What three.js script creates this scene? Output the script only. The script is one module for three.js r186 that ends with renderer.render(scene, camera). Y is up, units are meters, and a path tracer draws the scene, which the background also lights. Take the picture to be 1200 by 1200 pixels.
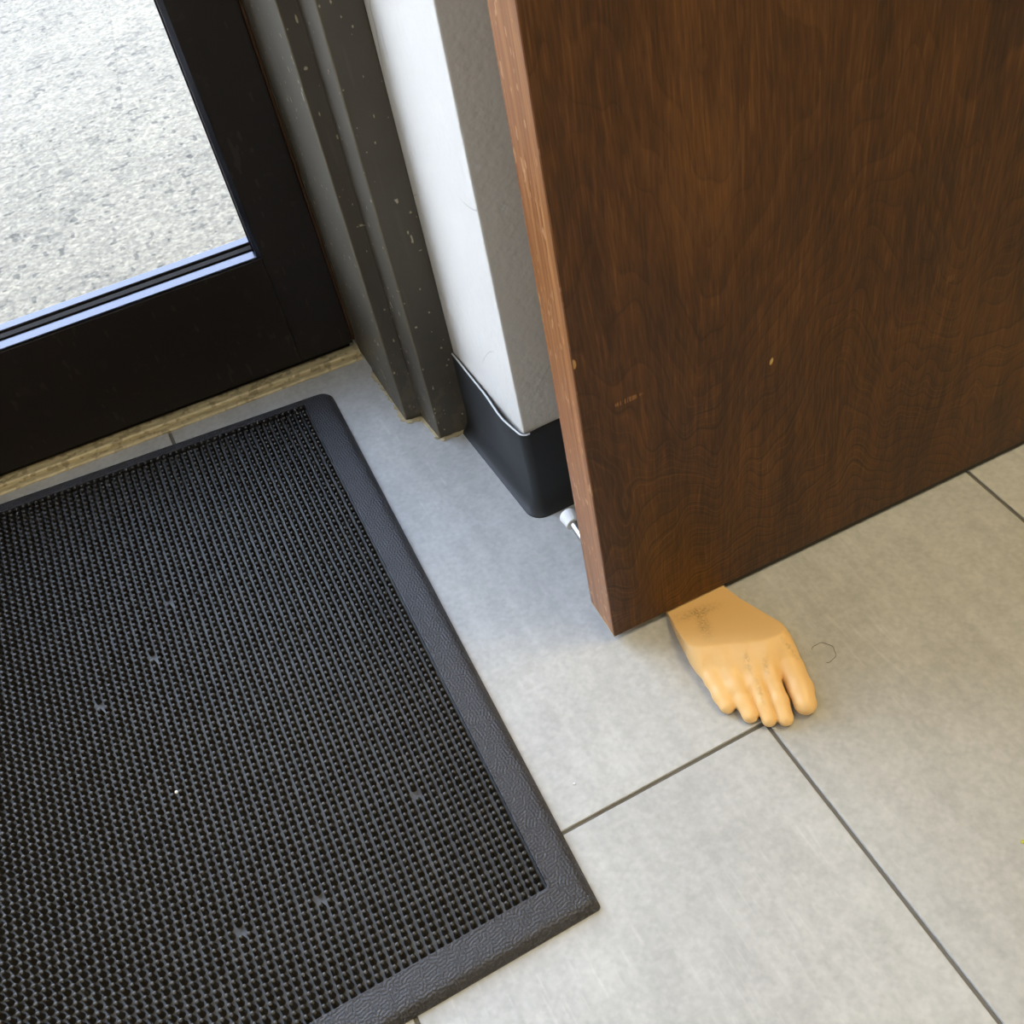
import * as THREE from 'three';
import { RoundedBoxGeometry } from 'three/addons/geometries/RoundedBoxGeometry.js';
import { MarchingCubes } from 'three/addons/objects/MarchingCubes.js';
import { mergeGeometries, mergeVertices } from 'three/addons/utils/BufferGeometryUtils.js';
import { RectAreaLightUniformsLib } from 'three/addons/lights/RectAreaLightUniformsLib.js';

// ------------------------------------------------------------------ camera, sky, sun, exposure
const scene = new THREE.Scene();
const camera = new THREE.PerspectiveCamera(48.425, 1, 0.02, 200);
camera.rotation.order = 'YXZ';
camera.position.set(0, 0.8, 0);
camera.rotation.set(-0.83109, -0.28586, -0.23288);
const renderer = new THREE.WebGLRenderer({ antialias: true });
renderer.toneMapping = THREE.LinearToneMapping;
renderer.toneMappingExposure = 1.28;
renderer.shadowMap.enabled = true;
RectAreaLightUniformsLib.init();

const SKY_LOW = [8.9, 9.4, 9.9], SKY_HIGH = [2.1, 3.3, 5.7];
{
  const w = 16, h = 64, d = new Float32Array(w * h * 4);
  for (let y = 0; y < h; y++) {
    const el = (y + 0.5) / h * 2 - 1, t = Math.pow(Math.max(0, el), 0.6);
    for (let x = 0; x < w; x++) for (let c = 0; c < 4; c++)
      d[(y * w + x) * 4 + c] = c === 3 ? 1 : SKY_LOW[c] * (1 - t) + SKY_HIGH[c] * t;
  }
  const t = new THREE.DataTexture(d, w, h, THREE.RGBAFormat, THREE.FloatType);
  t.mapping = THREE.EquirectangularReflectionMapping;
  t.magFilter = t.minFilter = THREE.LinearFilter; t.wrapS = THREE.RepeatWrapping;
  t.needsUpdate = true;
  scene.background = t;
}
const sun = new THREE.DirectionalLight(new THREE.Color(1, 0.88, 0.70), 2.4);
sun.position.set(-5, 9, -2.2); sun.target.position.set(0, 0, -1.5);
sun.castShadow = true; sun.shadow.mapSize.set(2048, 2048);
Object.assign(sun.shadow.camera, { left: -6, right: 6, top: 6, bottom: -6, near: 0.5, far: 30 });
scene.add(sun, sun.target);
const WARM = new THREE.Color(1, 0.78, 0.40), NEUTRAL = new THREE.Color(1, 0.97, 0.92);
const LAMPS = [[1.15, 0.0, WARM, 20], [1.6, 1.9, WARM, 14], [-0.95, 0.2, NEUTRAL, 8]];

// ------------------------------------------------------------------ helpers
let seed = 7;
const rnd = () => { seed = (seed + 0x6d2b79f5) | 0; let t = Math.imul(seed ^ (seed >>> 15), 1 | seed); t = (t + Math.imul(t ^ (t >>> 7), 61 | t)) ^ t; return ((t ^ (t >>> 14)) >>> 0) / 4294967296; };
const names = new Map();
function numbered(name) { const n = names.get(name) ?? 0; names.set(name, n + 1); return n ? name + '_' + String(n).padStart(3, '0') : name; }
const shade = (o) => { o.castShadow = o.receiveShadow = true; return o; };
function obj(name, geometry, material, parent = scene) {
  const m = shade(new THREE.Mesh(geometry, material)); m.name = numbered(name); parent.add(m); return m;
}
function tag(o, label, category, group) { o.userData.label = label; o.userData.category = category; if (group) o.userData.group = group; return o; }
function struct(o, label, category) { o.userData.kind = 'structure'; if (label) o.userData.label = label; if (category) o.userData.category = category; return o; }
function base(name, x = 0, y = 0, z = 0, turn = 0) { const g = new THREE.Group(); g.name = numbered(name); g.position.set(x, y, z); g.rotation.y = turn; scene.add(g); return g; }

// value noise, periodic over n cells
const LAT = new Float32Array(65536); for (let i = 0; i < 65536; i++) LAT[i] = rnd();
function vn(x, y, px, py, s = 0) {
  const xi = Math.floor(x), yi = Math.floor(y), fx = x - xi, fy = y - yi;
  const ux = fx * fx * (3 - 2 * fx), uy = fy * fy * (3 - 2 * fy);
  const x0 = ((xi % px) + px) % px, x1 = (x0 + 1) % px, y0 = ((yi % py) + py) % py, y1 = (y0 + 1) % py;
  const h = (a, b) => LAT[(a * 1619 + b * 31337 + s * 6971 + ((a * b) % 977) * 13) & 65535];
  const a = h(x0, y0), b = h(x1, y0), c = h(x0, y1), d = h(x1, y1);
  return a + (b - a) * ux + (c - a) * uy + (a - b - c + d) * ux * uy;
}
function fbm(u, v, fx, fy, oct, s = 0) { let r = 0, w = 0.5, n = 0; for (let o = 0; o < oct; o++) { r += w * vn(u * fx, v * fy, fx, fy, s + o); n += w; w *= 0.5; fx *= 2; fy *= 2; } return r / n; }
function tex(w, h, f, srgb = true) {   // f(u, v) -> [r, g, b] 0..1 (display values) or a number
  const d = new Uint8Array(w * h * 4);
  for (let y = 0; y < h; y++) for (let x = 0; x < w; x++) {
    const r = f((x + 0.5) / w, (y + 0.5) / h), o = (y * w + x) * 4;
    for (let c = 0; c < 3; c++) d[o + c] = Math.max(0, Math.min(255, (typeof r === 'number' ? r : r[c]) * 255));
    d[o + 3] = 255;
  }
  const t = new THREE.DataTexture(d, w, h);
  t.magFilter = THREE.LinearFilter; t.minFilter = THREE.LinearMipmapLinearFilter; t.generateMipmaps = true;
  t.wrapS = t.wrapT = THREE.RepeatWrapping; if (srgb) t.colorSpace = THREE.SRGBColorSpace; t.needsUpdate = true;
  return t;
}
function rep(t, sizeU, sizeV = sizeU) { t.repeat.set(1 / sizeU, 1 / sizeV); return t; }
const mix = (a, b, t) => a + (b - a) * t;
const mix3 = (a, b, t) => [mix(a[0], b[0], t), mix(a[1], b[1], t), mix(a[2], b[2], t)];
const smooth = (a, b, x) => { const t = Math.max(0, Math.min(1, (x - a) / (b - a))); return t * t * (3 - 2 * t); };
const rgb = (r, g, b) => [r / 255, g / 255, b / 255];
function std(o) { return new THREE.MeshPhysicalMaterial({ roughness: 0.6, metalness: 0, ...o }); }

function boxUV(g, ox = 0, oy = 0) {     // uv in metres from the dominant normal
  g = g.index ? g.toNonIndexed() : g;
  const p = g.attributes.position, n = g.attributes.normal, uv = new Float32Array(p.count * 2);
  for (let i = 0; i < p.count; i += 3) {
    let nx = 0, ny = 0, nz = 0;
    for (let k = 0; k < 3; k++) { nx += n.getX(i + k); ny += n.getY(i + k); nz += n.getZ(i + k); }
    nx = Math.abs(nx); ny = Math.abs(ny); nz = Math.abs(nz);
    for (let k = 0; k < 3; k++) {
      const x = p.getX(i + k), y = p.getY(i + k), z = p.getZ(i + k);
      const [u, v] = ny >= nx && ny >= nz ? [x, -z] : nx > nz ? [z, y] : [x, y];
      uv[(i + k) * 2] = u + ox; uv[(i + k) * 2 + 1] = v + oy;
    }
  }
  g.setAttribute('uv', new THREE.BufferAttribute(uv, 2));
  return g;
}
function box(x0, x1, y0, y1, z0, z1, r = 0.001, ox = 0, oy = 0) {
  const g = r > 0 ? new RoundedBoxGeometry(x1 - x0, y1 - y0, z1 - z0, 2, r) : new THREE.BoxGeometry(x1 - x0, y1 - y0, z1 - z0);
  g.translate((x0 + x1) / 2, (y0 + y1) / 2, (z0 + z1) / 2);
  return boxUV(g, ox, oy);
}
// grid of points rows[i][j] -> smooth surface, uv from fn
function grid(rows, uvf, closed = false) {
  const R = rows.length, C = rows[0].length, pos = [], uv = [], idx = [];
  for (let i = 0; i < R; i++) for (let j = 0; j < C; j++) { pos.push(...rows[i][j]); uv.push(...uvf(i, j)); }
  for (let i = 0; i < R - 1; i++) for (let j = 0; j < C - 1; j++) { const a = i * C + j, b = a + 1, c = a + C, d = c + 1; idx.push(a, c, b, b, c, d); }
  const g = new THREE.BufferGeometry();
  g.setAttribute('position', new THREE.Float32BufferAttribute(pos, 3));
  g.setAttribute('uv', new THREE.Float32BufferAttribute(uv, 2));
  g.setIndex(idx); g.computeVertexNormals();
  return g;
}
// plan polygon (x, z), corners rounded by r; returns points with perimeter length
function roundedPath(pts, r, closed = true, seg = 3) {
  const out = [], n = pts.length;
  for (let i = 0; i < n; i++) {
    const p = pts[i];
    if (!closed && (i === 0 || i === n - 1)) { out.push(p); continue; }
    const a = pts[(i + n - 1) % n], b = pts[(i + 1) % n], rr = Array.isArray(r) ? r[i] : r;
    const la = Math.hypot(a[0] - p[0], a[1] - p[1]), lb = Math.hypot(b[0] - p[0], b[1] - p[1]);
    const pa = [p[0] + (a[0] - p[0]) / la * rr, p[1] + (a[1] - p[1]) / la * rr], pb = [p[0] + (b[0] - p[0]) / lb * rr, p[1] + (b[1] - p[1]) / lb * rr];
    for (let k = 0; k <= seg; k++) { const t = k / seg, s = 1 - t; out.push([s * s * pa[0] + 2 * s * t * p[0] + t * t * pb[0], s * s * pa[1] + 2 * s * t * p[1] + t * t * pb[1]]); }
  }
  return out;
}
function prism(pts, y0, y1) {           // plan polygon (x, z) -> solid
  const s = new THREE.Shape(pts.map(([x, z]) => new THREE.Vector2(x, -z)));
  const g = new THREE.ExtrudeGeometry(s, { depth: y1 - y0, bevelEnabled: false });
  g.rotateX(-Math.PI / 2); g.translate(0, y0, 0);
  return boxUV(g);
}

// ------------------------------------------------------------------ materials
const tileMaps = [0, 1].map((k) => rep(tex(1024, 1024, (u, v) => {
  const a = fbm(u, v, 4, 4, 5, 11 + k * 40), b = fbm(u, v, 60, 14, 3, 31 + k * 40), c = fbm(u, v, 190, 190, 2, 50 + k * 40), d = fbm(u, v, 14, 60, 3, 70 + k * 40);
  const e = fbm(u, v, 220, 26, 2, 81);
  const s = smooth(0.66, 0.84, e) * smooth(0.5, 0.8, fbm(u, v, 8, 8, 2, 90 + k)) * 0.03;
  const g = 0.70 + (a - 0.5) * 0.10 + (b - 0.5) * 0.06 + (d - 0.5) * 0.03 + (c - 0.5) * 0.07 + s;
  return [g * 0.99, g * 0.995, g * 0.985];
}), 0.66));
const M = {};
M.tile = tileMaps.map((map) => std({ map, roughness: 0.5, specularIntensity: 0.7 }));
M.grout = std({ color: 0x6d6a63, roughness: 0.95 });
M.wall = std({ color: new THREE.Color(0.81, 0.79, 0.745), roughness: 0.65, map: null, bumpScale: 0.0006, bumpMap: rep(tex(512, 512, (u, v) => fbm(u, v, 60, 60, 3, 3), false), 0.3) });
{
  // scuffs on the white paint
  M.wall.map = rep(tex(1024, 1024, (u, v) => {
    const a = fbm(u, v, 5, 5, 4, 140), b = Math.abs(fbm(u, v, 7, 4, 2, 160) - 0.5), c = smooth(0.62, 0.72, fbm(u, v, 6, 6, 2, 171));
    const line = smooth(0.006, 0.001, b) * c * 0.12, g = 0.97 + (a - 0.5) * 0.03 - line;
    return [g, g, g];
  }), 0.5);
}
M.ceiling = std({ color: new THREE.Color(0.78, 0.77, 0.74), roughness: 0.9 });
M.bronze = std({
  roughness: 0.42, specularIntensity: 0.5, map: rep(tex(1024, 1024, (u, v) => {
    const a = fbm(u, v, 6, 6, 4, 200), s = smooth(0.74, 0.80, fbm(u, v, 40, 40, 3, 220)) * 0.025, d = smooth(0.78, 0.82, fbm(u, v, 90, 30, 2, 230)) * 0.06;
    return [0.135 + (a - 0.5) * 0.03 + s + d, 0.112 + (a - 0.5) * 0.025 + s + d, 0.098 + (a - 0.5) * 0.02 + s * 0.9 + d * 0.8];
  }), 0.5),
});
M.bead = std({ color: new THREE.Color(0.060, 0.066, 0.088), metalness: 0.9, roughness: 0.22 });
M.gasket = std({ color: 0x171310, roughness: 0.8, specularIntensity: 0.25 });
M.gapShade = std({ color: 0x2b2720, roughness: 0.8 });  // dark colour standing for the shade under the wooden door
M.glass = new THREE.MeshPhysicalMaterial({ color: 0xffffff, transmission: 1, thickness: 0, roughness: 0, ior: 1.5 });
M.brownstrip = std({ color: 0x4a3018, roughness: 0.95 });
M.threshold = std({
  metalness: 0.25, roughness: 0.55, bumpScale: 0.0004, bumpMap: rep(tex(512, 512, (u, v) => fbm(u, v, 12, 70, 3, 301), false), 0.12),
  map: rep(tex(1024, 512, (u, v) => {
    const a = fbm(u, v, 40, 16, 4, 310), b = smooth(0.50, 0.72, fbm(u, v, 50, 10, 4, 320));
    return mix3(mix3(rgb(186, 172, 132), rgb(226, 212, 170), a), rgb(128, 112, 82), b * 0.5);
  }), 0.3, 0.06),
});
M.rubberBase = std({ color: 0x27292b, roughness: 0.5, specularIntensity: 0.8 });
M.chrome = std({ color: new THREE.Color(0.50, 0.49, 0.47), metalness: 1, roughness: 0.32 });
M.white = std({ color: 0xe8e8e6, roughness: 0.5 });
const K = []; // labyrinth leather grain: many waves of nearly one length
for (let i = 0; i < 26; i++) { const a = rnd() * Math.PI * 2, k = 17 + rnd() * 5; K.push([Math.round(Math.cos(a) * k), Math.round(Math.sin(a) * k), rnd() * 6.283]); }
const grain = rep(tex(512, 512, (u, v) => { let s = 0; for (const [a, b, p] of K) s += Math.cos(6.28318 * (a * u + b * v) + p); return smooth(-0.5, 0.5, s / Math.sqrt(26)); }, false), 0.052);
M.border = std({ color: 0x343335, roughness: 0.46, bumpMap: grain, bumpScale: 0.00045 });
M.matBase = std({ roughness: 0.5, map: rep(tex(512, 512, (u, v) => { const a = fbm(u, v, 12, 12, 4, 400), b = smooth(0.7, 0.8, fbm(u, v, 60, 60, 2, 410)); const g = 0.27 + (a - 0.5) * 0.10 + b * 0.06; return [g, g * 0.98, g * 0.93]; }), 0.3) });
M.pin = std({ color: 0x292723, roughness: 0.3, specularIntensity: 1 });  // darker than the sheet: part of the shade among the pins is in this colour
M.concrete = std({
  roughness: 0.9, bumpScale: 0.002, bumpMap: rep(tex(1024, 1024, (u, v) => fbm(u, v, 90, 90, 3, 500), false), 1.0),
  map: rep(tex(1408, 1408, (u, v) => {
    const a = fbm(u, v, 5, 5, 4, 510), b = fbm(u, v, 240, 240, 2, 520), c = smooth(0.66, 0.78, fbm(u, v, 170, 170, 2, 530)), d = smooth(0.72, 0.80, fbm(u, v, 100, 100, 2, 540)), p = smooth(0.70, 0.78, fbm(u, v, 45, 45, 2, 560));
    const g = 0.372 + (a - 0.5) * 0.07 + (b - 0.5) * 0.16 + c * 0.05 - d * 0.11 - p * 0.04;
    return [g * 1.06, g, g * 0.865];
  }), 1.1),
});
// jamb paint: u = perimeter (0.4 m), v = height (1 m)
function jambMaterial(arrises) {
  return std({
    roughness: 0.42, specularIntensity: 0.6, map: rep(tex(1024, 1024, (u, v) => {
      const s = u * 0.4, a = fbm(u, v, 8, 8, 4, 600), sp = smooth(0.84, 0.86, fbm(u, v, 90, 180, 2, 610)), st = smooth(0.70, 0.78, fbm(u, v, 60, 14, 2, 620)) * 0.10;
      let w = 0;
      for (const [e, wd] of arrises) w = Math.max(w, smooth(wd * (0.5 + 1.1 * fbm(u, v, 2, 60, 3, 630)), wd * 0.25, Math.abs(s - e)));
      const low = smooth(0.12, 0.0, v) * smooth(0.5, 0.62, fbm(u, v, 50, 100, 3, 640));
      let c = mix3(rgb(66, 61, 52), rgb(86, 80, 70), a);
      c = mix3(c, rgb(120, 112, 96), st); c = mix3(c, rgb(190, 180, 150), sp * 0.85);
      c = mix3(c, rgb(138, 130, 108), w * 0.6);
      return mix3(c, rgb(120, 108, 82), low * 0.35);
    }), 0.4, 1.0),
  });
}
// veneer of the wooden door face, u from the free edge, mirrored beyond
const FW = 0.62, FH = 0.8;
M.veneer = std({
  color: new THREE.Color(0.88, 0.86, 0.82),
  roughness: 0.42, specularIntensity: 0.55, map: rep(tex(1536, 2048, (u, v) => {
    const x = u * FW, y = v * FH;
    const A = fbm(u, v, 6, 2, 4, 700), wob = fbm(u, v, 18, 15, 2, 705) - 0.5, patch = fbm(u, v, 4, 3, 3, 760);
    const flame = Math.exp(-Math.pow((x - 0.25) / 0.05, 2)) * 0.16 + Math.exp(-Math.pow((x - 0.40) / 0.035, 2)) * 0.14;
    const q = 30 * Math.sqrt(y + 0.012) - 16 * (A + flame) + wob * 1.2;
    const f = q - Math.floor(q), q2 = q * 2.3 + wob, f2 = q2 - Math.floor(q2), id = LAT[Math.floor(q + 100) * 37 & 65535], id2 = LAT[Math.floor(q2 + 300) * 53 & 65535];
    const thin = smooth(0.09, 0.0, Math.min(f, 1 - f)) * id, thin2 = smooth(0.14, 0.0, Math.min(f2, 1 - f2)) * id2, ramp = f * (0.3 + id);
    const dx = (A - 0.5) * 0.05;
    const strk = fbm(u + dx, v, 640, 60, 2, 730), strk2 = fbm(u + dx, v, 110, 7, 3, 740), strk3 = fbm(u + dx * 2, v, 24, 3, 3, 745), fig = fbm(u + dx, v, 14, 6, 3, 750), pore = smooth(0.62, 0.80, fbm(u + dx, v, 420, 26, 2, 770));
    const lower = smooth(0.42, 0.10, y + (patch - 0.5) * 0.35);
    const t = 0.36 + (strk - 0.5) * 0.45 + (strk2 - 0.5) * 0.35 + (strk3 - 0.5) * 0.22 + (fig - 0.5) * 0.50 + (patch - 0.5) * 0.55 + (ramp - 0.4) * 0.14 + pore * 0.22;
    let c = mix3(rgb(50, 28, 9), rgb(116, 76, 33), Math.max(0, Math.min(1, t)));
    c = mix3(c, rgb(38, 21, 8), thin * (0.18 + 0.60 * lower));
    c = mix3(c, rgb(146, 106, 62), thin2 * 0.48 * lower * smooth(0.35, 0.6, patch));
    // chips and a bruise in the lacquer
    const chip = (cx, cy, rx, ry, tilt) => { const dx = (x - cx) + (y - cy) * tilt, dy = y - cy; return smooth(1.25, 0.8, Math.hypot(dx / rx, dy / ry)); };
    c = mix3(c, rgb(205, 178, 110), chip(0.1506, 0.232, 0.0014, 0.0030, -0.2));
    c = mix3(c, rgb(165, 120, 75), 0.7 * smooth(0.45, 0.6, strk) * chip(0.036, 0.255, 0.011, 0.0022, 0) + 0.5 * smooth(0.5, 0.6, strk2) * 0.6 * chip(0.30, 0.235, 0.012, 0.003, 0));
    c = mix3(c, rgb(190, 150, 95), chip(0.0012, 0.305, 0.0016, 0.004, 0));
    return c;
  }), FW, FH),
});
M.veneer.map.wrapS = M.veneer.map.wrapT = THREE.MirroredRepeatWrapping;
M.veneerEdge = std({
  roughness: 0.40, map: rep(tex(256, 2048, (u, v) => {
    const w = (fbm(u, v, 2, 5, 2, 800) - 0.5) * 0.2, a = fbm(u + w, v, 16, 6, 3, 810), b = fbm(u + w, v, 40, 20, 2, 820), n = smooth(0.76, 0.80, fbm(u, v, 14, 120, 2, 830)), k = smooth(0.72, 0.76, fbm(u, v, 40, 60, 2, 840));
    let c = mix3(rgb(132, 82, 42), rgb(184, 130, 80), 0.3 + (a - 0.5) * 1.1 + (b - 0.5) * 0.5);
    c = mix3(c, rgb(205, 165, 125), n * 0.6 + k * 0.25);
    const y = v * 1.2, e = Math.min(u, 1 - u);
    c = mix3(c, rgb(215, 200, 165), smooth(0.0022, 0.0012, y - 0.0012 * fbm(u, v, 12, 3, 2, 850)) * 0.9);
    return mix3(c, rgb(70, 42, 26), smooth(0.05, 0.0, e) * 0.6);
  }), 0.043, 1.2),
});
M.plastic = std({ vertexColors: true, roughness: 0.36, specularIntensity: 0.7 });

// ------------------------------------------------------------------ floor: porcelain tiles with recessed joints
const floor = struct(base('floor'), 'grey porcelain tile floor laid in staggered rows with thin dark joints', 'floor');
obj('grout_bed', box(-3.2, 3.2, -0.12, -0.0022, -1.3, 3.2, 0), M.grout, floor);
{
  const X = [-3.05, -2.66, -2.355, -2.05, -1.745, -1.44, -1.135, -0.83, -0.36, -0.0578, 0.2762, 0.5755, 0.88, 1.185, 1.49, 1.795, 2.1, 2.405, 2.71, 3.0], L = 0.61, G = 0.0016;
  for (let i = 0; i + 1 < X.length; i++) {
    const odd = i % 2 === 1 ? 0 : 0.305;      // column between -0.0578 and 0.2762 has its joint at z = -0.388
    for (let j = -2; j < 7; j++) {
      let z0 = -0.388 + ((i - 9) % 2 ? 0.305 : 0) + j * L, z1 = z0 + L;
      const front = Math.max(X[i], X[i + 1]) < 0.2 ? -1.002 - 0.0963 * (0.168 - X[i]) : X[i] < 0.25 ? -0.9986 : -0.68;
      const zf = X[i] < 0.25 && X[i] > -0.1 ? -1.035 : X[i] < 0.2 ? front - 0.03 : front;
      z0 = Math.max(z0, zf); z1 = Math.min(z1, 3.05);
      if (i === 9 && z0 < -0.9 && z0 > -1.01) z0 = -1.035;      // the row by the door is cut to reach the sill
      else if (i === 9 && z0 < -1.01) continue;
      if (z1 - z0 < 0.03) continue;
      const g = box(X[i] + G, X[i + 1] - G, -0.009, 0, z0 + G, z1 - G, 0.0009, rnd() * 3, rnd() * 3);
      obj('tile', g, M.tile[(i + j + 20) % 2], floor);
    }
  }
}
// ------------------------------------------------------------------ pavement outside
const pave = struct(obj('pavement', box(-9, 9, -0.16, -0.03, -14, -1.17, 0), M.concrete), 'sunlit speckled concrete pavement outside the glass door', 'pavement');

// ------------------------------------------------------------------ walls and ceiling
struct(obj('ceiling', box(-3.2, 3.2, 2.7, 2.85, -1.35, 3.2, 0), M.ceiling), 'plain white ceiling', 'ceiling');
struct(obj('wall_left', box(-3.2, -3.05, 0, 2.7, -1.35, 3.2, 0), M.wall), 'white painted side wall', 'wall');
struct(obj('wall_right', box(3.02, 3.2, 0, 2.7, -0.9, 3.2, 0), M.wall), 'white painted side wall', 'wall');
struct(obj('wall_back', box(-3.05, 3.02, 0, 2.7, 3.05, 3.2, 0), M.wall), 'white painted rear wall', 'wall');
{
  const w = struct(base('wall_front'), 'white painted wall end between the glass door frame and the wooden door', 'wall');
  obj('wall_end', prism(roundedPath([[0.2236, -0.8285], [0.2297, -0.6885], [3.02, -0.66], [3.02, -1.18], [0.2236, -1.18]], [0.0005, 0.0018, 0.0005, 0.001, 0.001]), 0, 2.7), M.wall, w);
}

// ------------------------------------------------------------------ storefront: local frame along the glass front, u to the right, origin at the door edge
const YAW = Math.atan2(0.0322309, 0.388597);
const P1 = [0.1649, -1.0167];
const front = (name, label, category) => { const g = base(name, P1[0], 0, P1[1], -YAW); return struct(g, label, category); };
{
  // a glass leaf: stiles, rails, beads, gasket and pane; the face is at z = 0 and the leaf goes back to z = -0.045
  const door = front('door_1', 'dark bronze framed glass entrance door above a worn metal threshold', 'door');
  const W = 0.914, T = 0.045, b = 0.014, top = 2.12, sx = 0.0605, ry = 0.153;
  obj('bottom_rail', box(-W + sx, -sx, b, ry, -T, 0, 0.0012), M.bronze, door);
  obj('stile', box(-sx, 0, b, top, -T, 0, 0.0012), M.bronze, door);
  obj('stile', box(-W, -W + sx, b, top, -T, 0, 0.0012), M.bronze, door);
  obj('top_rail', box(-W + sx, -sx, top - 0.07, top, -T, 0, 0.0012), M.bronze, door);
  obj('glass_pane', box(-W + sx, -sx, ry, top - 0.07, -0.029, -0.024, 0), M.glass, door);
  const y1 = top - 0.07;
  // beads stand a little above the rail on both sides of the pane
  obj('glazing_bead', box(-W + sx, -sx, ry - 0.004, ry + 0.003, -0.0155, -0.0008, 0.0008), M.bead, door);
  obj('glazing_bead', box(-W + sx, -sx, ry - 0.004, ry + 0.003, -T + 0.0008, -0.031, 0.0008), M.bead, door);
  obj('gasket', mergeGeometries([box(-W + sx, -sx, ry, ry + 0.0046, -0.0242, -0.0155, 0.001), box(-W + sx, -sx, ry, ry + 0.0046, -0.031, -0.0288, 0.0008)]), M.gasket, door);
  obj('glazing_bead', box(-sx - 0.005, -sx + 0.003, ry, y1, -0.0155, -0.0008, 0.0008), M.bead, door);
  obj('glazing_bead', box(-sx - 0.005, -sx + 0.003, ry, y1, -T + 0.0008, -0.031, 0.0008), M.bead, door);
  obj('gasket', box(-sx - 0.0066, -sx, ry, y1, -0.0242, -0.0155, 0.001), M.gasket, door);
  obj('weatherstrip', box(0.0002, 0.0030, b + 0.002, top, -0.012, -0.001, 0.0006), M.brownstrip, door);
  obj('door_sweep', box(-W + 0.004, -0.004, b - 0.008, b + 0.001, -0.020, -0.006, 0.001), M.gasket, door);
  // fixed glazing to the left, out of the picture, that lets the daylight in
  const win = front('window_1', 'dark bronze framed shop window beside the entrance door', 'window');
  const x1 = -W - 0.004, xL = -1.75;
  obj('window_frame', mergeGeometries([box(x1 - 0.055, x1, 0, 2.2, -0.09, 0.01, 0.001), box(xL, x1 - 0.055, 0, 0.10, -0.09, 0.01, 0.001), box(xL, x1 - 0.055, 2.14, 2.2, -0.09, 0.01, 0.001), box(xL, xL + 0.05, 0.1, 2.14, -0.09, 0.01, 0.001)]), M.bronze, win);
  obj('glass_pane', box(xL + 0.05, x1 - 0.055, 0.1, 2.14, -0.043, -0.037, 0), M.glass, win);
  const head = front('trim_2', 'dark bronze head of the entrance front', 'trim');
  obj('door_head', box(x1, 0.06, 2.124, 2.2, -0.09, 0.01, 0.001), M.bronze, head);
  const over = front('wall_over_door', 'white wall above the entrance front', 'wall');
  obj('wall_panel', box(xL, 0.075, 2.2, 2.72, -0.15, 0.02, 0), M.wall, over);
  const side = front('wall_beside_window', 'white wall left of the shop window', 'wall');
  obj('wall_panel', box(-3.3, xL, 0, 2.72, -0.15, 0.02, 0), M.wall, side);
  // threshold: a low ribbed metal sill under the leaf
  const sill = front('threshold', 'worn ribbed beige metal threshold under the glass door', 'threshold');
  const prof = [[0.0165, -0.004], [0.0165, 0.0012], [0.0150, 0.0022], [0.0105, 0.0026], [0.0098, 0.0012], [0.0088, 0.0012], [0.0080, 0.0046], [0.0060, 0.0058], [-0.002, 0.0060], [-0.06, 0.0060], [-0.10, 0.0], [-0.11, -0.02]];
  const rows = [];
  for (let i = 0; i <= 60; i++) { const u = mix(-W - 0.004, 0.0035, i / 60); rows.push(prof.map(([z, y]) => [u, y, z])); }
  const acc = []; prof.forEach((p, k) => acc.push(k ? acc[k - 1] + Math.hypot(p[0] - prof[k - 1][0], p[1] - prof[k - 1][1]) : 0));
  let g = grid(rows, (i, j) => [rows[i][0][0], acc[j]]).toNonIndexed(); g.computeVertexNormals();
  obj('sill_plate', g, M.threshold, sill);
}
// ------------------------------------------------------------------ jamb: stepped, painted, chipped
{
  const pts = [[0.1684, -1.10], [0.1684, -1.013], [0.1690, -1.0125], [0.1690, -0.975], [0.1676, -0.973], [0.1686, -0.8773], [0.1850, -0.8735], [0.1878, -0.8314], [0.2234, -0.8284], [0.2234, -1.10]];
  const path = roundedPath(pts, [0.001, 0.0006, 0.0003, 0.0006, 0.0006, 0.0016, 0.0012, 0.0018, 0.0006, 0.001], true, 4); path.push(path[0]);
  const acc = [0]; for (let i = 1; i < path.length; i++) acc.push(acc[i - 1] + Math.hypot(path[i][0] - path[i - 1][0], path[i][1] - path[i - 1][1]));
  const near = (p) => { let b = 0, d = 9; path.forEach((q, i) => { const e = Math.hypot(q[0] - p[0], q[1] - p[1]); if (e < d) { d = e; b = acc[i]; } }); return b; };
  const ys = [0.0008, 0.05, 0.1, 0.2, 0.4, 0.8, 1.4, 2.2];
  const g = grid(ys.map((y) => path.map(([x, z]) => [x, y, z])), (i, j) => [acc[j], ys[i]]);
  const jamb = struct(base('trim_1'), 'dark painted metal door jamb with stepped profile, chipped edges, between glass door and white wall', 'door frame');
  const m = jambMaterial([[near(pts[5]), 0.0016], [near(pts[7]), 0.0014], [near(pts[3]), 0.0008]]); m.side = THREE.DoubleSide;
  obj('frame_post', g, m, jamb);
  // crumbs of old sealant along the feet of the posts
  const bits = [];
  const line = (a, b, n, o) => { for (let i = 0; i < n; i++) { const t = (i + rnd()) / n, r = 0.0008 + rnd() * 0.0016, s = new THREE.IcosahedronGeometry(r, 1); s.scale(1 + rnd(), 0.6, 1 + rnd() * 1.5); s.rotateY(rnd() * 6); s.translate(mix(a[0], b[0], t) + o[0], 0.0006, mix(a[1], b[1], t) + o[1]); bits.push(s); } };
  line([0.1686, -0.97], [0.1686, -0.88], 26, [-0.0006, 0]); line([0.169, -0.8768], [0.185, -0.873], 16, [0, 0.001]); line([0.186, -0.87], [0.188, -0.834], 16, [-0.0006, 0]); line([0.189, -0.8308], [0.213, -0.828], 22, [0, 0.001]);
  obj('sealant', mergeGeometries(bits), std({ color: 0xb3a684, roughness: 0.9 }), jamb);
}
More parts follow.
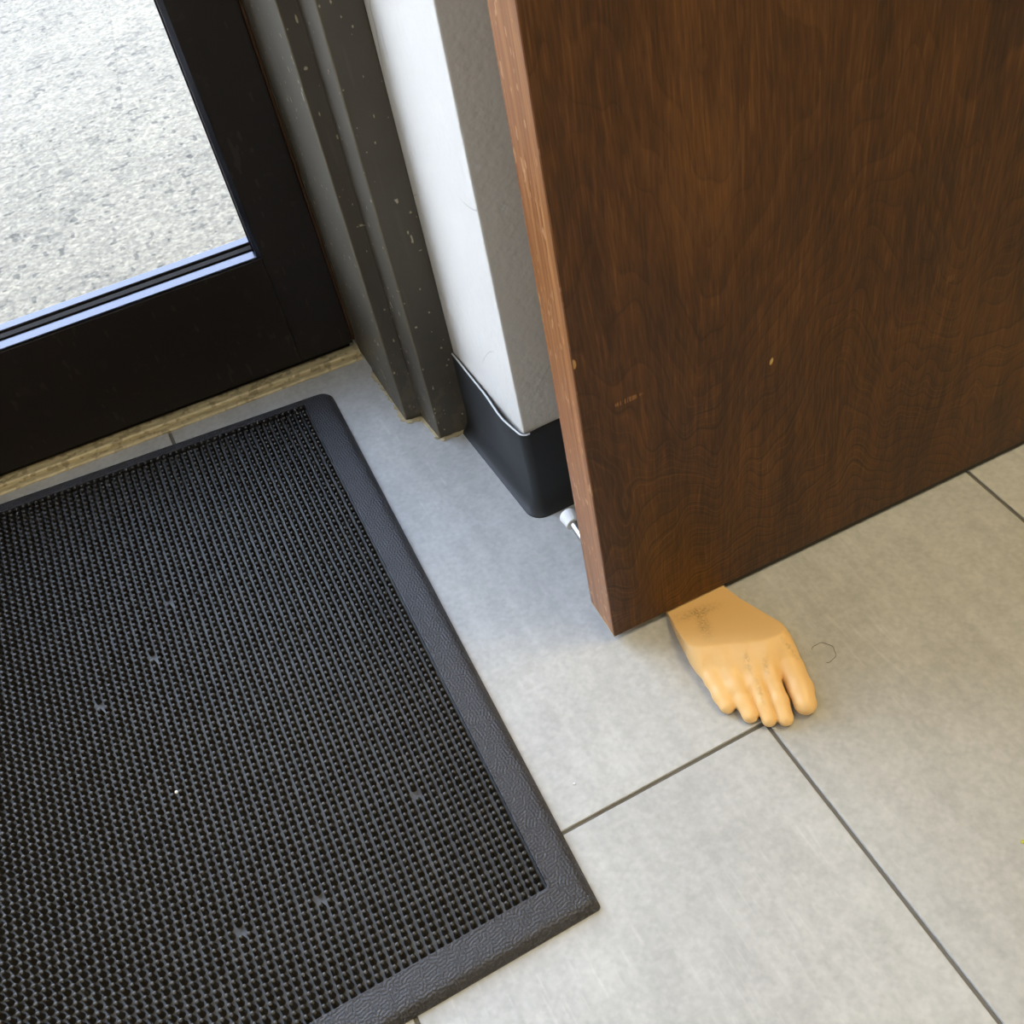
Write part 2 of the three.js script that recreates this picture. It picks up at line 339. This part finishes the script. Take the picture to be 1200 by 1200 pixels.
// ------------------------------------------------------------------ black rubber cove base round the wall end
{
  const wallLine = roundedPath([[0.2236, -0.8275], [0.2297, -0.6885], [1.9, -0.6713]], 0.0045, false, 10);
  // resample
  const path = []; for (let i = 0; i + 1 < wallLine.length; i++) { const n = Math.max(1, Math.ceil(Math.hypot(wallLine[i + 1][0] - wallLine[i][0], wallLine[i + 1][1] - wallLine[i][1]) / 0.012)); for (let k = 0; k < n; k++) path.push([mix(wallLine[i][0], wallLine[i + 1][0], k / n), mix(wallLine[i][1], wallLine[i + 1][1], k / n)]); }
  path.push(wallLine[wallLine.length - 1]);
  const acc = [0]; for (let i = 1; i < path.length; i++) acc.push(acc[i - 1] + Math.hypot(path[i][0] - path[i - 1][0], path[i][1] - path[i - 1][1]));
  const prof = [[0.0002, 0.085], [0.0003, 0.1006], [0.0008, 0.1015], [0.0022, 0.1015], [0.003, 0.1004], [0.0031, 0.08], [0.0031, 0.05], [0.0031, 0.024], [0.0038, 0.015], [0.0056, 0.008], [0.0088, 0.0032], [0.0120, 0.0014], [0.0126, 0.0008], [0.0126, 0.0]];
  const rows = path.map((p, i) => {
    const a = path[Math.max(0, i - 1)], b = path[Math.min(path.length - 1, i + 1)], l = Math.hypot(b[0] - a[0], b[1] - a[1]);
    const nx = -(b[1] - a[1]) / l, nz = (b[0] - a[0]) / l, s = acc[i];
    // the glue has let go near the corner: the top edge leans out there
    const bow = 0.0030 * Math.exp(-Math.pow((s - 0.108) / 0.026, 2)) + 0.0012 * smooth(0.0, 0.06, s) * smooth(0.15, 0.11, s);
    return prof.map(([o, h]) => { const k = smooth(0.045, 0.1, h) * bow; return [p[0] + nx * (o + k), h, p[1] + nz * (o + k)]; });
  });
  const g = grid(rows, (i, j) => [acc[i], prof[j][1]]); 
  const cb = struct(base('baseboard_front'), 'black rubber cove base wrapping the white wall end, top edge peeling away', 'baseboard');
  const rubber = M.rubberBase.clone(); rubber.side = THREE.DoubleSide;
  obj('rubber_cove', g, rubber, cb);
  // paler strip: the light caught on the top lip, put into colour
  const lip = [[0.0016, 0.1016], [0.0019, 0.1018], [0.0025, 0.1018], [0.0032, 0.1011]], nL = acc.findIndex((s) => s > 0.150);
  const litLip = M.wall.clone(); litLip.side = THREE.DoubleSide; litLip.map = null; litLip.color.setRGB(0.62, 0.63, 0.63);
  obj('lit_lip', grid(rows.slice(0, nL).map((q, i) => { const dx = q[4][0] - q[1][0], dz = q[4][2] - q[1][2]; return lip.map(([o, h]) => { const t = (o - 0.0003) / 0.0027; return [q[1][0] + dx * t, h, q[1][2] + dz * t]; }); }), (i, j) => [acc[i], lip[j][0]]), litLip, cb);
}

// ------------------------------------------------------------------ wooden door, held open
{
  const turn = -Math.atan2(0.013, 0.42);   // the leaf runs a little towards the viewer
  const d = struct(base('door_2', 0.2141, 0, -0.5171, turn), 'dark stained wooden door standing open with a plastic foot wedged under it', 'door');
  const W = 0.914, H = 2.10, y0 = 0.0085, T = 0.0424;
  obj('door_panel', box(0.0003, W, y0, H, -T, 0, 0.0007, 0, -y0), M.veneer, d);
  // the lipped edge facing the entrance
  const e = box(-0.0002, 0.0030, y0, H, -T + 0.0001, -0.0001, 0.0007, 0, -y0);
  { const p = e.attributes.position, uv = e.attributes.uv; for (let i = 0; i < p.count; i++) uv.setXY(i, p.getZ(i) + T, p.getY(i) - y0); }
  const ed = obj('door_edge', e, M.veneerEdge, d); ed.userData.label = 'lighter reddish wood edge of the door leaf';
  obj('gap_shade', box(0.1092, W - 0.003, 0.0022, y0 + 0.0005, -T + 0.004, -0.0012, 0.0004), M.gapShade, d).userData.label = 'added dark strip painting the shade under the door leaf';  // added strip, paints the gap's shade and keeps light out of it
  // steel rod with a white rubber tip, screwed to the back of the leaf
  const bx = 0.0175, by = 0.042;
  const rod = new THREE.CylinderGeometry(0.0042, 0.0046, 0.062, 20); rod.rotateX(-Math.PI / 2); rod.translate(bx, by, -T - 0.031);
  const rose = new THREE.CylinderGeometry(0.009, 0.011, 0.004, 24); rose.rotateX(-Math.PI / 2); rose.translate(bx, by, -T - 0.002);
  const b = obj('bumper', mergeGeometries([rod, rose]), M.chrome, d); b.userData.label = 'chrome rod bumper on the back of the door';
  const tip = new THREE.LatheGeometry([[0, 0], [0.0062, 0], [0.0068, 0.0006], [0.0078, 0.010], [0.0080, 0.0125], [0.0072, 0.0138], [0, 0.0145]].map((p) => new THREE.Vector2(...p)), 28);
  tip.rotateX(-Math.PI / 2); tip.translate(bx, by, -T - 0.060);
  obj('rubber_tip', tip, M.white, b).userData.label = 'white rubber tip';
}

// ------------------------------------------------------------------ rubber finger mat
{
  const mat = tag(base('door_mat'), 'black rubber finger mat with a wide flat border lying in front of the glass door', 'mat');
  const out = [[0.1156, -0.9662], [0.0915, -0.3221], [-0.5235, -0.3130], [-0.4994, -1.0480]];
  const inn = [[0.0836, -0.9581], [0.0643, -0.3524], [-0.4857, -0.3450], [-0.4664, -1.0230]];
  const po = roundedPath(out, [0.010, 0.0035, 0.01, 0.01], true, 8), pi = roundedPath(inn, 0.002, true, 8);
  const A = [], B = [];
  for (let i = 0; i < po.length; i++) {
    const o1 = po[(i + 1) % po.length], i1 = pi[(i + 1) % pi.length], n = Math.max(1, Math.round(Math.hypot(o1[0] - po[i][0], o1[1] - po[i][1]) / 0.02));
    for (let k = 0; k < n; k++) { A.push([mix(po[i][0], o1[0], k / n), mix(po[i][1], o1[1], k / n)]); B.push([mix(pi[i][0], i1[0], k / n), mix(pi[i][1], i1[1], k / n)]); }
  }
  A.push(A[0]); B.push(B[0]);
  // across the border: outer lip, ramp, flat, inner lip, drop to the sheet
  const prof = [[0, 0], [0.004, 0.0014], [0.012, 0.0026], [0.10, 0.0062], [0.17, 0.0078], [0.26, 0.0083], [0.5, 0.0086], [0.9, 0.0087], [0.955, 0.0092], [0.985, 0.0090], [1.0, 0.0082], [1.0, 0.0028]];
  const rows = A.map((a, i) => prof.map(([t, h]) => [mix(a[0], B[i][0], t), h, mix(a[1], B[i][1], t)]));
  obj('border', grid(rows.map((r) => r.slice().reverse()), (i, j) => { const p = rows[i][prof.length - 1 - j]; return [p[0], p[2]]; }), M.border, mat);
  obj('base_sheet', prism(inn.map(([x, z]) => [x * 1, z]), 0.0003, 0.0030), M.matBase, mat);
  const pin = new THREE.LatheGeometry([[0.0027, 0], [0.0025, 0.0014], [0.0021, 0.0055], [0.00195, 0.0069], [0.0017, 0.0076], [0.0013, 0.0080], [0.0008, 0.00825], [0.0004, 0.00835], [0, 0.0084]].map((p) => new THREE.Vector2(...p)), 12);
  const NC = 80, NR = 89, spots = [];
  const torn = [[0.0, 0.0]].slice(1); for (const [x, z] of [[-0.1205, -0.782], [-0.149, -0.722], [-0.0885, -0.43], [-0.1485, -0.437], [-0.205, -0.70], [0.012, -0.47]]) torn.push([x, z]);
  for (let r = 0; r < NR; r++) for (let c = 0; c < NC; c++) {
    const u = (c + 0.62) / (NC + 0.3), v = (r + 0.6) / (NR + 0.2);
    const x = mix(mix(inn[0][0], inn[3][0], u), mix(inn[1][0], inn[2][0], u), v), z = mix(mix(inn[0][1], inn[3][1], u), mix(inn[1][1], inn[2][1], u), v);
    if (torn.some(([a, b]) => Math.hypot(a - x, b - z) < 0.0042)) continue;
    spots.push([x + (rnd() - 0.5) * 0.0004, z + (rnd() - 0.5) * 0.0004, 0.96 + rnd() * 0.08, rnd() * 6.283, (rnd() - 0.5) * 0.09, (rnd() - 0.5) * 0.09]);
  }
  camera.updateMatrixWorld(true); camera.updateProjectionMatrix();
  const v = new THREE.Vector3(), seenNear = spots.map((s, i) => [i, v.set(s[0], 0.004, s[1]).project(camera).toArray(), Math.hypot(s[0], 0.8, s[1])]).filter(([, p]) => Math.abs(p[0]) < 0.97 && Math.abs(p[1]) < 0.98).sort((a, b) => a[2] - b[2]).slice(0, 300);
  const single = new Set(seenNear.map((e) => e[0]));
  const rest = spots.filter((_, i) => !single.has(i));
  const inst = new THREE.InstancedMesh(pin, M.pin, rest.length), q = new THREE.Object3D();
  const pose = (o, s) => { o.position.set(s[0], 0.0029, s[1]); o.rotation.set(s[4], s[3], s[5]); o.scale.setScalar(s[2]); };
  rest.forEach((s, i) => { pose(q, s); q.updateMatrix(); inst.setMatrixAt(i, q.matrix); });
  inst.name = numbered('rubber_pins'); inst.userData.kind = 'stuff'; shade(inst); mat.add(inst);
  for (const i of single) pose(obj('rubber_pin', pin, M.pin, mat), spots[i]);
}

// ------------------------------------------------------------------ plastic foot, its sole cut to a wedge under the door
{
  const rays = [   // x, height of the top, z, radius (the spine lies one radius below the top)
    { k: 'big', p: [[0.3195, 0.030, -0.4380, 0.0120], [0.3168, 0.0225, -0.4120, 0.0105], [0.3130, 0.0200, -0.3935, 0.0099], [0.3085, 0.0180, -0.3815, 0.0090]] },
    { k: 'two', p: [[0.3055, 0.029, -0.4320, 0.0085], [0.2978, 0.0215, -0.4111, 0.0068], [0.2930, 0.0174, -0.3929, 0.0066], [0.2890, 0.0128, -0.3800, 0.0064]] },
    { k: 'three', p: [[0.2920, 0.027, -0.4370, 0.0085], [0.2855, 0.0200, -0.4142, 0.0068], [0.2815, 0.0160, -0.3980, 0.0064], [0.2782, 0.0120, -0.3860, 0.0061]] },
    { k: 'four', p: [[0.2765, 0.024, -0.4440, 0.0090], [0.2718, 0.0180, -0.4208, 0.0072], [0.2700, 0.0148, -0.4080, 0.0070], [0.2680, 0.0126, -0.3968, 0.0066]] },
    { k: 'five', p: [[0.2650, 0.020, -0.4620, 0.0095], [0.2612, 0.0155, -0.4384, 0.0075], [0.2588, 0.0138, -0.4230, 0.0070], [0.2574, 0.0124, -0.4130, 0.0064]] },
  ];
  const outline = [[0.2660, -0.5290], [0.2632, -0.5140], [0.2590, -0.4947], [0.2566, -0.4808], [0.2545, -0.4645], [0.2540, -0.4480], [0.2620, -0.4300], [0.2760, -0.4200], [0.2900, -0.4160], [0.3050, -0.4130], [0.3190, -0.4130], [0.3270, -0.4180], [0.3295, -0.4310], [0.3290, -0.4440], [0.3262, -0.4670], [0.3228, -0.4900], [0.3220, -0.5130], [0.3215, -0.5290]];
  const poly = (x, z) => {    // signed distance to the outline in plan
    let d = 1e9, inside = false;
    for (let i = 0, j = outline.length - 1; i < outline.length; j = i++) {
      const [ax, az] = outline[j], [bx, bz] = outline[i], ex = bx - ax, ez = bz - az, t = Math.max(0, Math.min(1, ((x - ax) * ex + (z - az) * ez) / (ex * ex + ez * ez)));
      d = Math.min(d, Math.hypot(x - ax - ex * t, z - az - ez * t));
      if ((az > z) !== (bz > z) && x < (bx - ax) * (z - az) / (bz - az) + ax) inside = !inside;
    }
    return inside ? -d : d;
  };
  const smin = (a, b, k) => { const h = Math.max(k - Math.abs(a - b), 0) / k; return Math.min(a, b) - h * h * k * 0.25; };
  const smax = (a, b, k) => -smin(-a, -b, k);
  const cap = (x, y, z, a, b) => {
    const ay = a[1] - a[3], by = b[1] - b[3], ex = b[0] - a[0], ey = by - ay, ez = b[2] - a[2];
    const t = Math.max(0, Math.min(1, ((x - a[0]) * ex + (y - ay) * ey + (z - a[2]) * ez) / (ex * ex + ey * ey + ez * ez)));
    return Math.hypot(x - a[0] - ex * t, y - ay - ey * t, z - a[2] - ez * t) - mix(a[3], b[3], t);
  };
  const SL = 0.345, ramp = (x, z) => 0.0066 + SL * (z + 0.5155);       // height of the cut face
  const field = (x, y, z) => {
    // instep: outline in plan, top falling from the instep to the roots of the toes, lower to the outer side
    const side = smooth(0.252, 0.325, x), top = 0.0148 + 0.0137 * side + Math.max(0, -(z + 0.415 + 0.018 * (1 - side))) * (0.40 + 0.16 * side);
    let body = smax(poly(x, z) + 0.0015, (y - top) * 0.9, 0.013);
    body = smax(body, z + 0.418 + 0.028 * (1 - smooth(0.26, 0.295, x)) - 0.010 * smooth(0.31, 0.325, x), 0.012);
    let d = body;
    for (const { p } of rays) {
      let c = 1e9;
      for (let i = 0; i < p.length - 1; i++) c = Math.min(c, i === 0 ? smin(c, cap(x, y, z, p[0], p[1]), 0.003) : smin(c, cap(x, y, z, p[i], p[i + 1]), 0.003));
      const root = smooth(-0.402, -0.425, z);
      d = d === body ? smin(d, c, mix(0.0016, 0.008, root)) : smin(d, c, mix(0.0009, 0.007, root));
    }
    const foot = d;
    d = smax(foot, (y - ramp(x, z)) * 0.93, 0.0012);
    return Math.max(d, -(y - 0.0002));
  };
  const N = 120, C = [0.2915, 0.018, -0.4505], HX = 0.049, HY = 0.026, HZ = 0.088, mc = new MarchingCubes(N, new THREE.MeshBasicMaterial(), false, false, 400000);
  mc.isolation = 0;
  for (let k = 0; k < N; k++) for (let j = 0; j < N; j++) for (let i = 0; i < N; i++) {
    const x = C[0] + (i / (N / 2) - 1) * HX, y = C[1] + (j / (N / 2) - 1) * HY, z = C[2] + (k / (N / 2) - 1) * HZ;
    mc.field[i + j * N + k * N * N] = (y > 0.042 || y < -0.003) ? -0.01 : -field(x, y, z);
  }
  mc.update();
  const n = mc.count, H3 = [HX, HY, HZ], P = new Float32Array(n * 3), col = new Float32Array(n * 3);
  const base0 = new THREE.Color(0xebc182).toArray(), c2 = [];
  for (let i = 0; i < n; i++) for (let c = 0; c < 3; c++) P[i * 3 + c] = mc.positionArray[i * 3 + c] * H3[c] + C[c];
  let g = new THREE.BufferGeometry(); g.setAttribute('position', new THREE.BufferAttribute(P, 3));
  g = mergeVertices(g, 1e-5); g.computeVertexNormals();
  const p = g.attributes.position, cc = new Float32Array(p.count * 3);
  const dirt = new THREE.Color(0x6b4a22).toArray(), grey = new THREE.Color(0x9a8058).toArray();
  const blot = (x, z, cx, cz, a, b, ang) => { const dx = x - cx, dz = z - cz, u = dx * Math.cos(ang) + dz * Math.sin(ang), v2 = -dx * Math.sin(ang) + dz * Math.cos(ang); return Math.exp(-Math.pow(u / a, 2) - Math.pow(v2 / b, 2)); };
  for (let i = 0; i < p.count; i++) {
    const x = p.getX(i), y = p.getY(i), z = p.getZ(i), onCut = y > ramp(x, z) - 0.0006;
    const m = fbm(x * 4 + 3, z * 4 + 3, 200, 200, 3, 900), m2 = fbm(x * 4 + 1, z * 4 + 5, 900, 260, 2, 910);
    let c = base0, s = 0;
    if (onCut) s = smooth(0.25, 0.8, m2 * 0.6 + m * 0.4) * 0.6 * (blot(x, z, 0.285, -0.4990, 0.016, 0.006, 0.25) + blot(x, z, 0.2800, -0.482, 0.014, 0.0045, 1.9));
    else s = smooth(0.25, 0.75, m) * 0.5 * (blot(x, z, 0.2868, -0.428, 0.007, 0.0022, 1.9) + blot(x, z, 0.2822, -0.404, 0.010, 0.0018, 1.9) + blot(x, z, 0.321, -0.419, 0.009, 0.0020, 1.3) + blot(x, z, 0.297, -0.418, 0.006, 0.0016, 1.9));
    c = mix3(c, onCut ? dirt : grey, Math.min(0.8, s));
    cc.set(c, i * 3);
  }
  g.setAttribute('color', new THREE.BufferAttribute(cc, 3));
  const o = base('foot_doorstop', C[0], 0, C[2]); g.translate(-C[0], 0, -C[2]);
  tag(o, 'orange plastic bare foot doorstop with five toes wedged under the wooden door', 'doorstop');
  obj('foot', g, M.plastic, o);
}

// ------------------------------------------------------------------ small litter
{
  const pts = []; for (let i = 0; i <= 40; i++) { const a = -2.3 + i / 40 * 4.3, r = 0.0092 + 0.0004 * Math.sin(i * 0.7); pts.push(new THREE.Vector3(r * Math.cos(a), 0.0004, r * Math.sin(a) * 1.05)); }
  const h = obj('hair_strand', new THREE.TubeGeometry(new THREE.CatmullRomCurve3(pts), 80, 0.00016, 6), std({ color: 0x4a3b26, roughness: 0.6 })); h.position.set(0.3525, 0, -0.417);
  tag(h, 'thin curled dark hair on the tile beside the big toe', 'hair');
  const crumb = (x, y, z, r, color, label) => { const g = new THREE.IcosahedronGeometry(r, 2), p = g.attributes.position; for (let i = 0; i < p.count; i++) { const k = 0.8 + 0.4 * fbm(p.getX(i) / r * 0.2 + 1, p.getY(i) / r * 0.2 + p.getZ(i) / r * 0.3 + 1, 8, 8, 2, 77); p.setXYZ(i, p.getX(i) * k, p.getY(i) * k * 0.7, p.getZ(i) * k); } g.computeVertexNormals(); const o = obj('crumb', g, std({ color, roughness: 0.8 })); o.position.set(x, y, z); return tag(o, label, 'crumb'); };
  crumb(0.1213, 0.0006, -0.419, 0.0011, 0xdde0ea, 'tiny white crumb on the grey tile beside the mat border');
  crumb(0.3719, 0.0009, -0.2155, 0.0016, 0xb9b24a, 'tiny yellow crumb on the grey tile at the right edge of the view');
  crumb(-0.1621, 0.0100, -0.5755, 0.0014, 0xe8e6dc, 'tiny pale crumb caught among the rubber pins of the mat');
}

// ------------------------------------------------------------------ ceiling lamps
LAMPS.forEach(([x, z, color, intensity], i) => {
  const g = base('ceiling_light', x, 2.7, z);
  tag(g, ['warm square ceiling panel lamp nearest the wooden door', 'warm square ceiling panel lamp deeper in the room on the right', 'neutral white square ceiling panel lamp above the door mat'][i], 'lamp');
  const w = 0.6;
  obj('lamp_frame', mergeGeometries([box(-w / 2 - 0.02, w / 2 + 0.02, -0.03, 0, -w / 2 - 0.02, -w / 2, 0.002), box(-w / 2 - 0.02, w / 2 + 0.02, -0.03, 0, w / 2, w / 2 + 0.02, 0.002), box(-w / 2 - 0.02, -w / 2, -0.03, 0, -w / 2, w / 2, 0.002), box(w / 2, w / 2 + 0.02, -0.03, 0, -w / 2, w / 2, 0.002)]), M.white, g);
  obj('diffuser', box(-w / 2, w / 2, -0.02, -0.002, -w / 2, w / 2, 0), std({ color: 0xffffff, emissive: color, emissiveIntensity: 1.5, roughness: 0.6 }), g);
  const l = new THREE.RectAreaLight(color, intensity, w, w);
  l.position.set(0, -0.032, 0); l.rotation.x = -Math.PI / 2; g.add(l);
});

renderer.render(scene, camera);
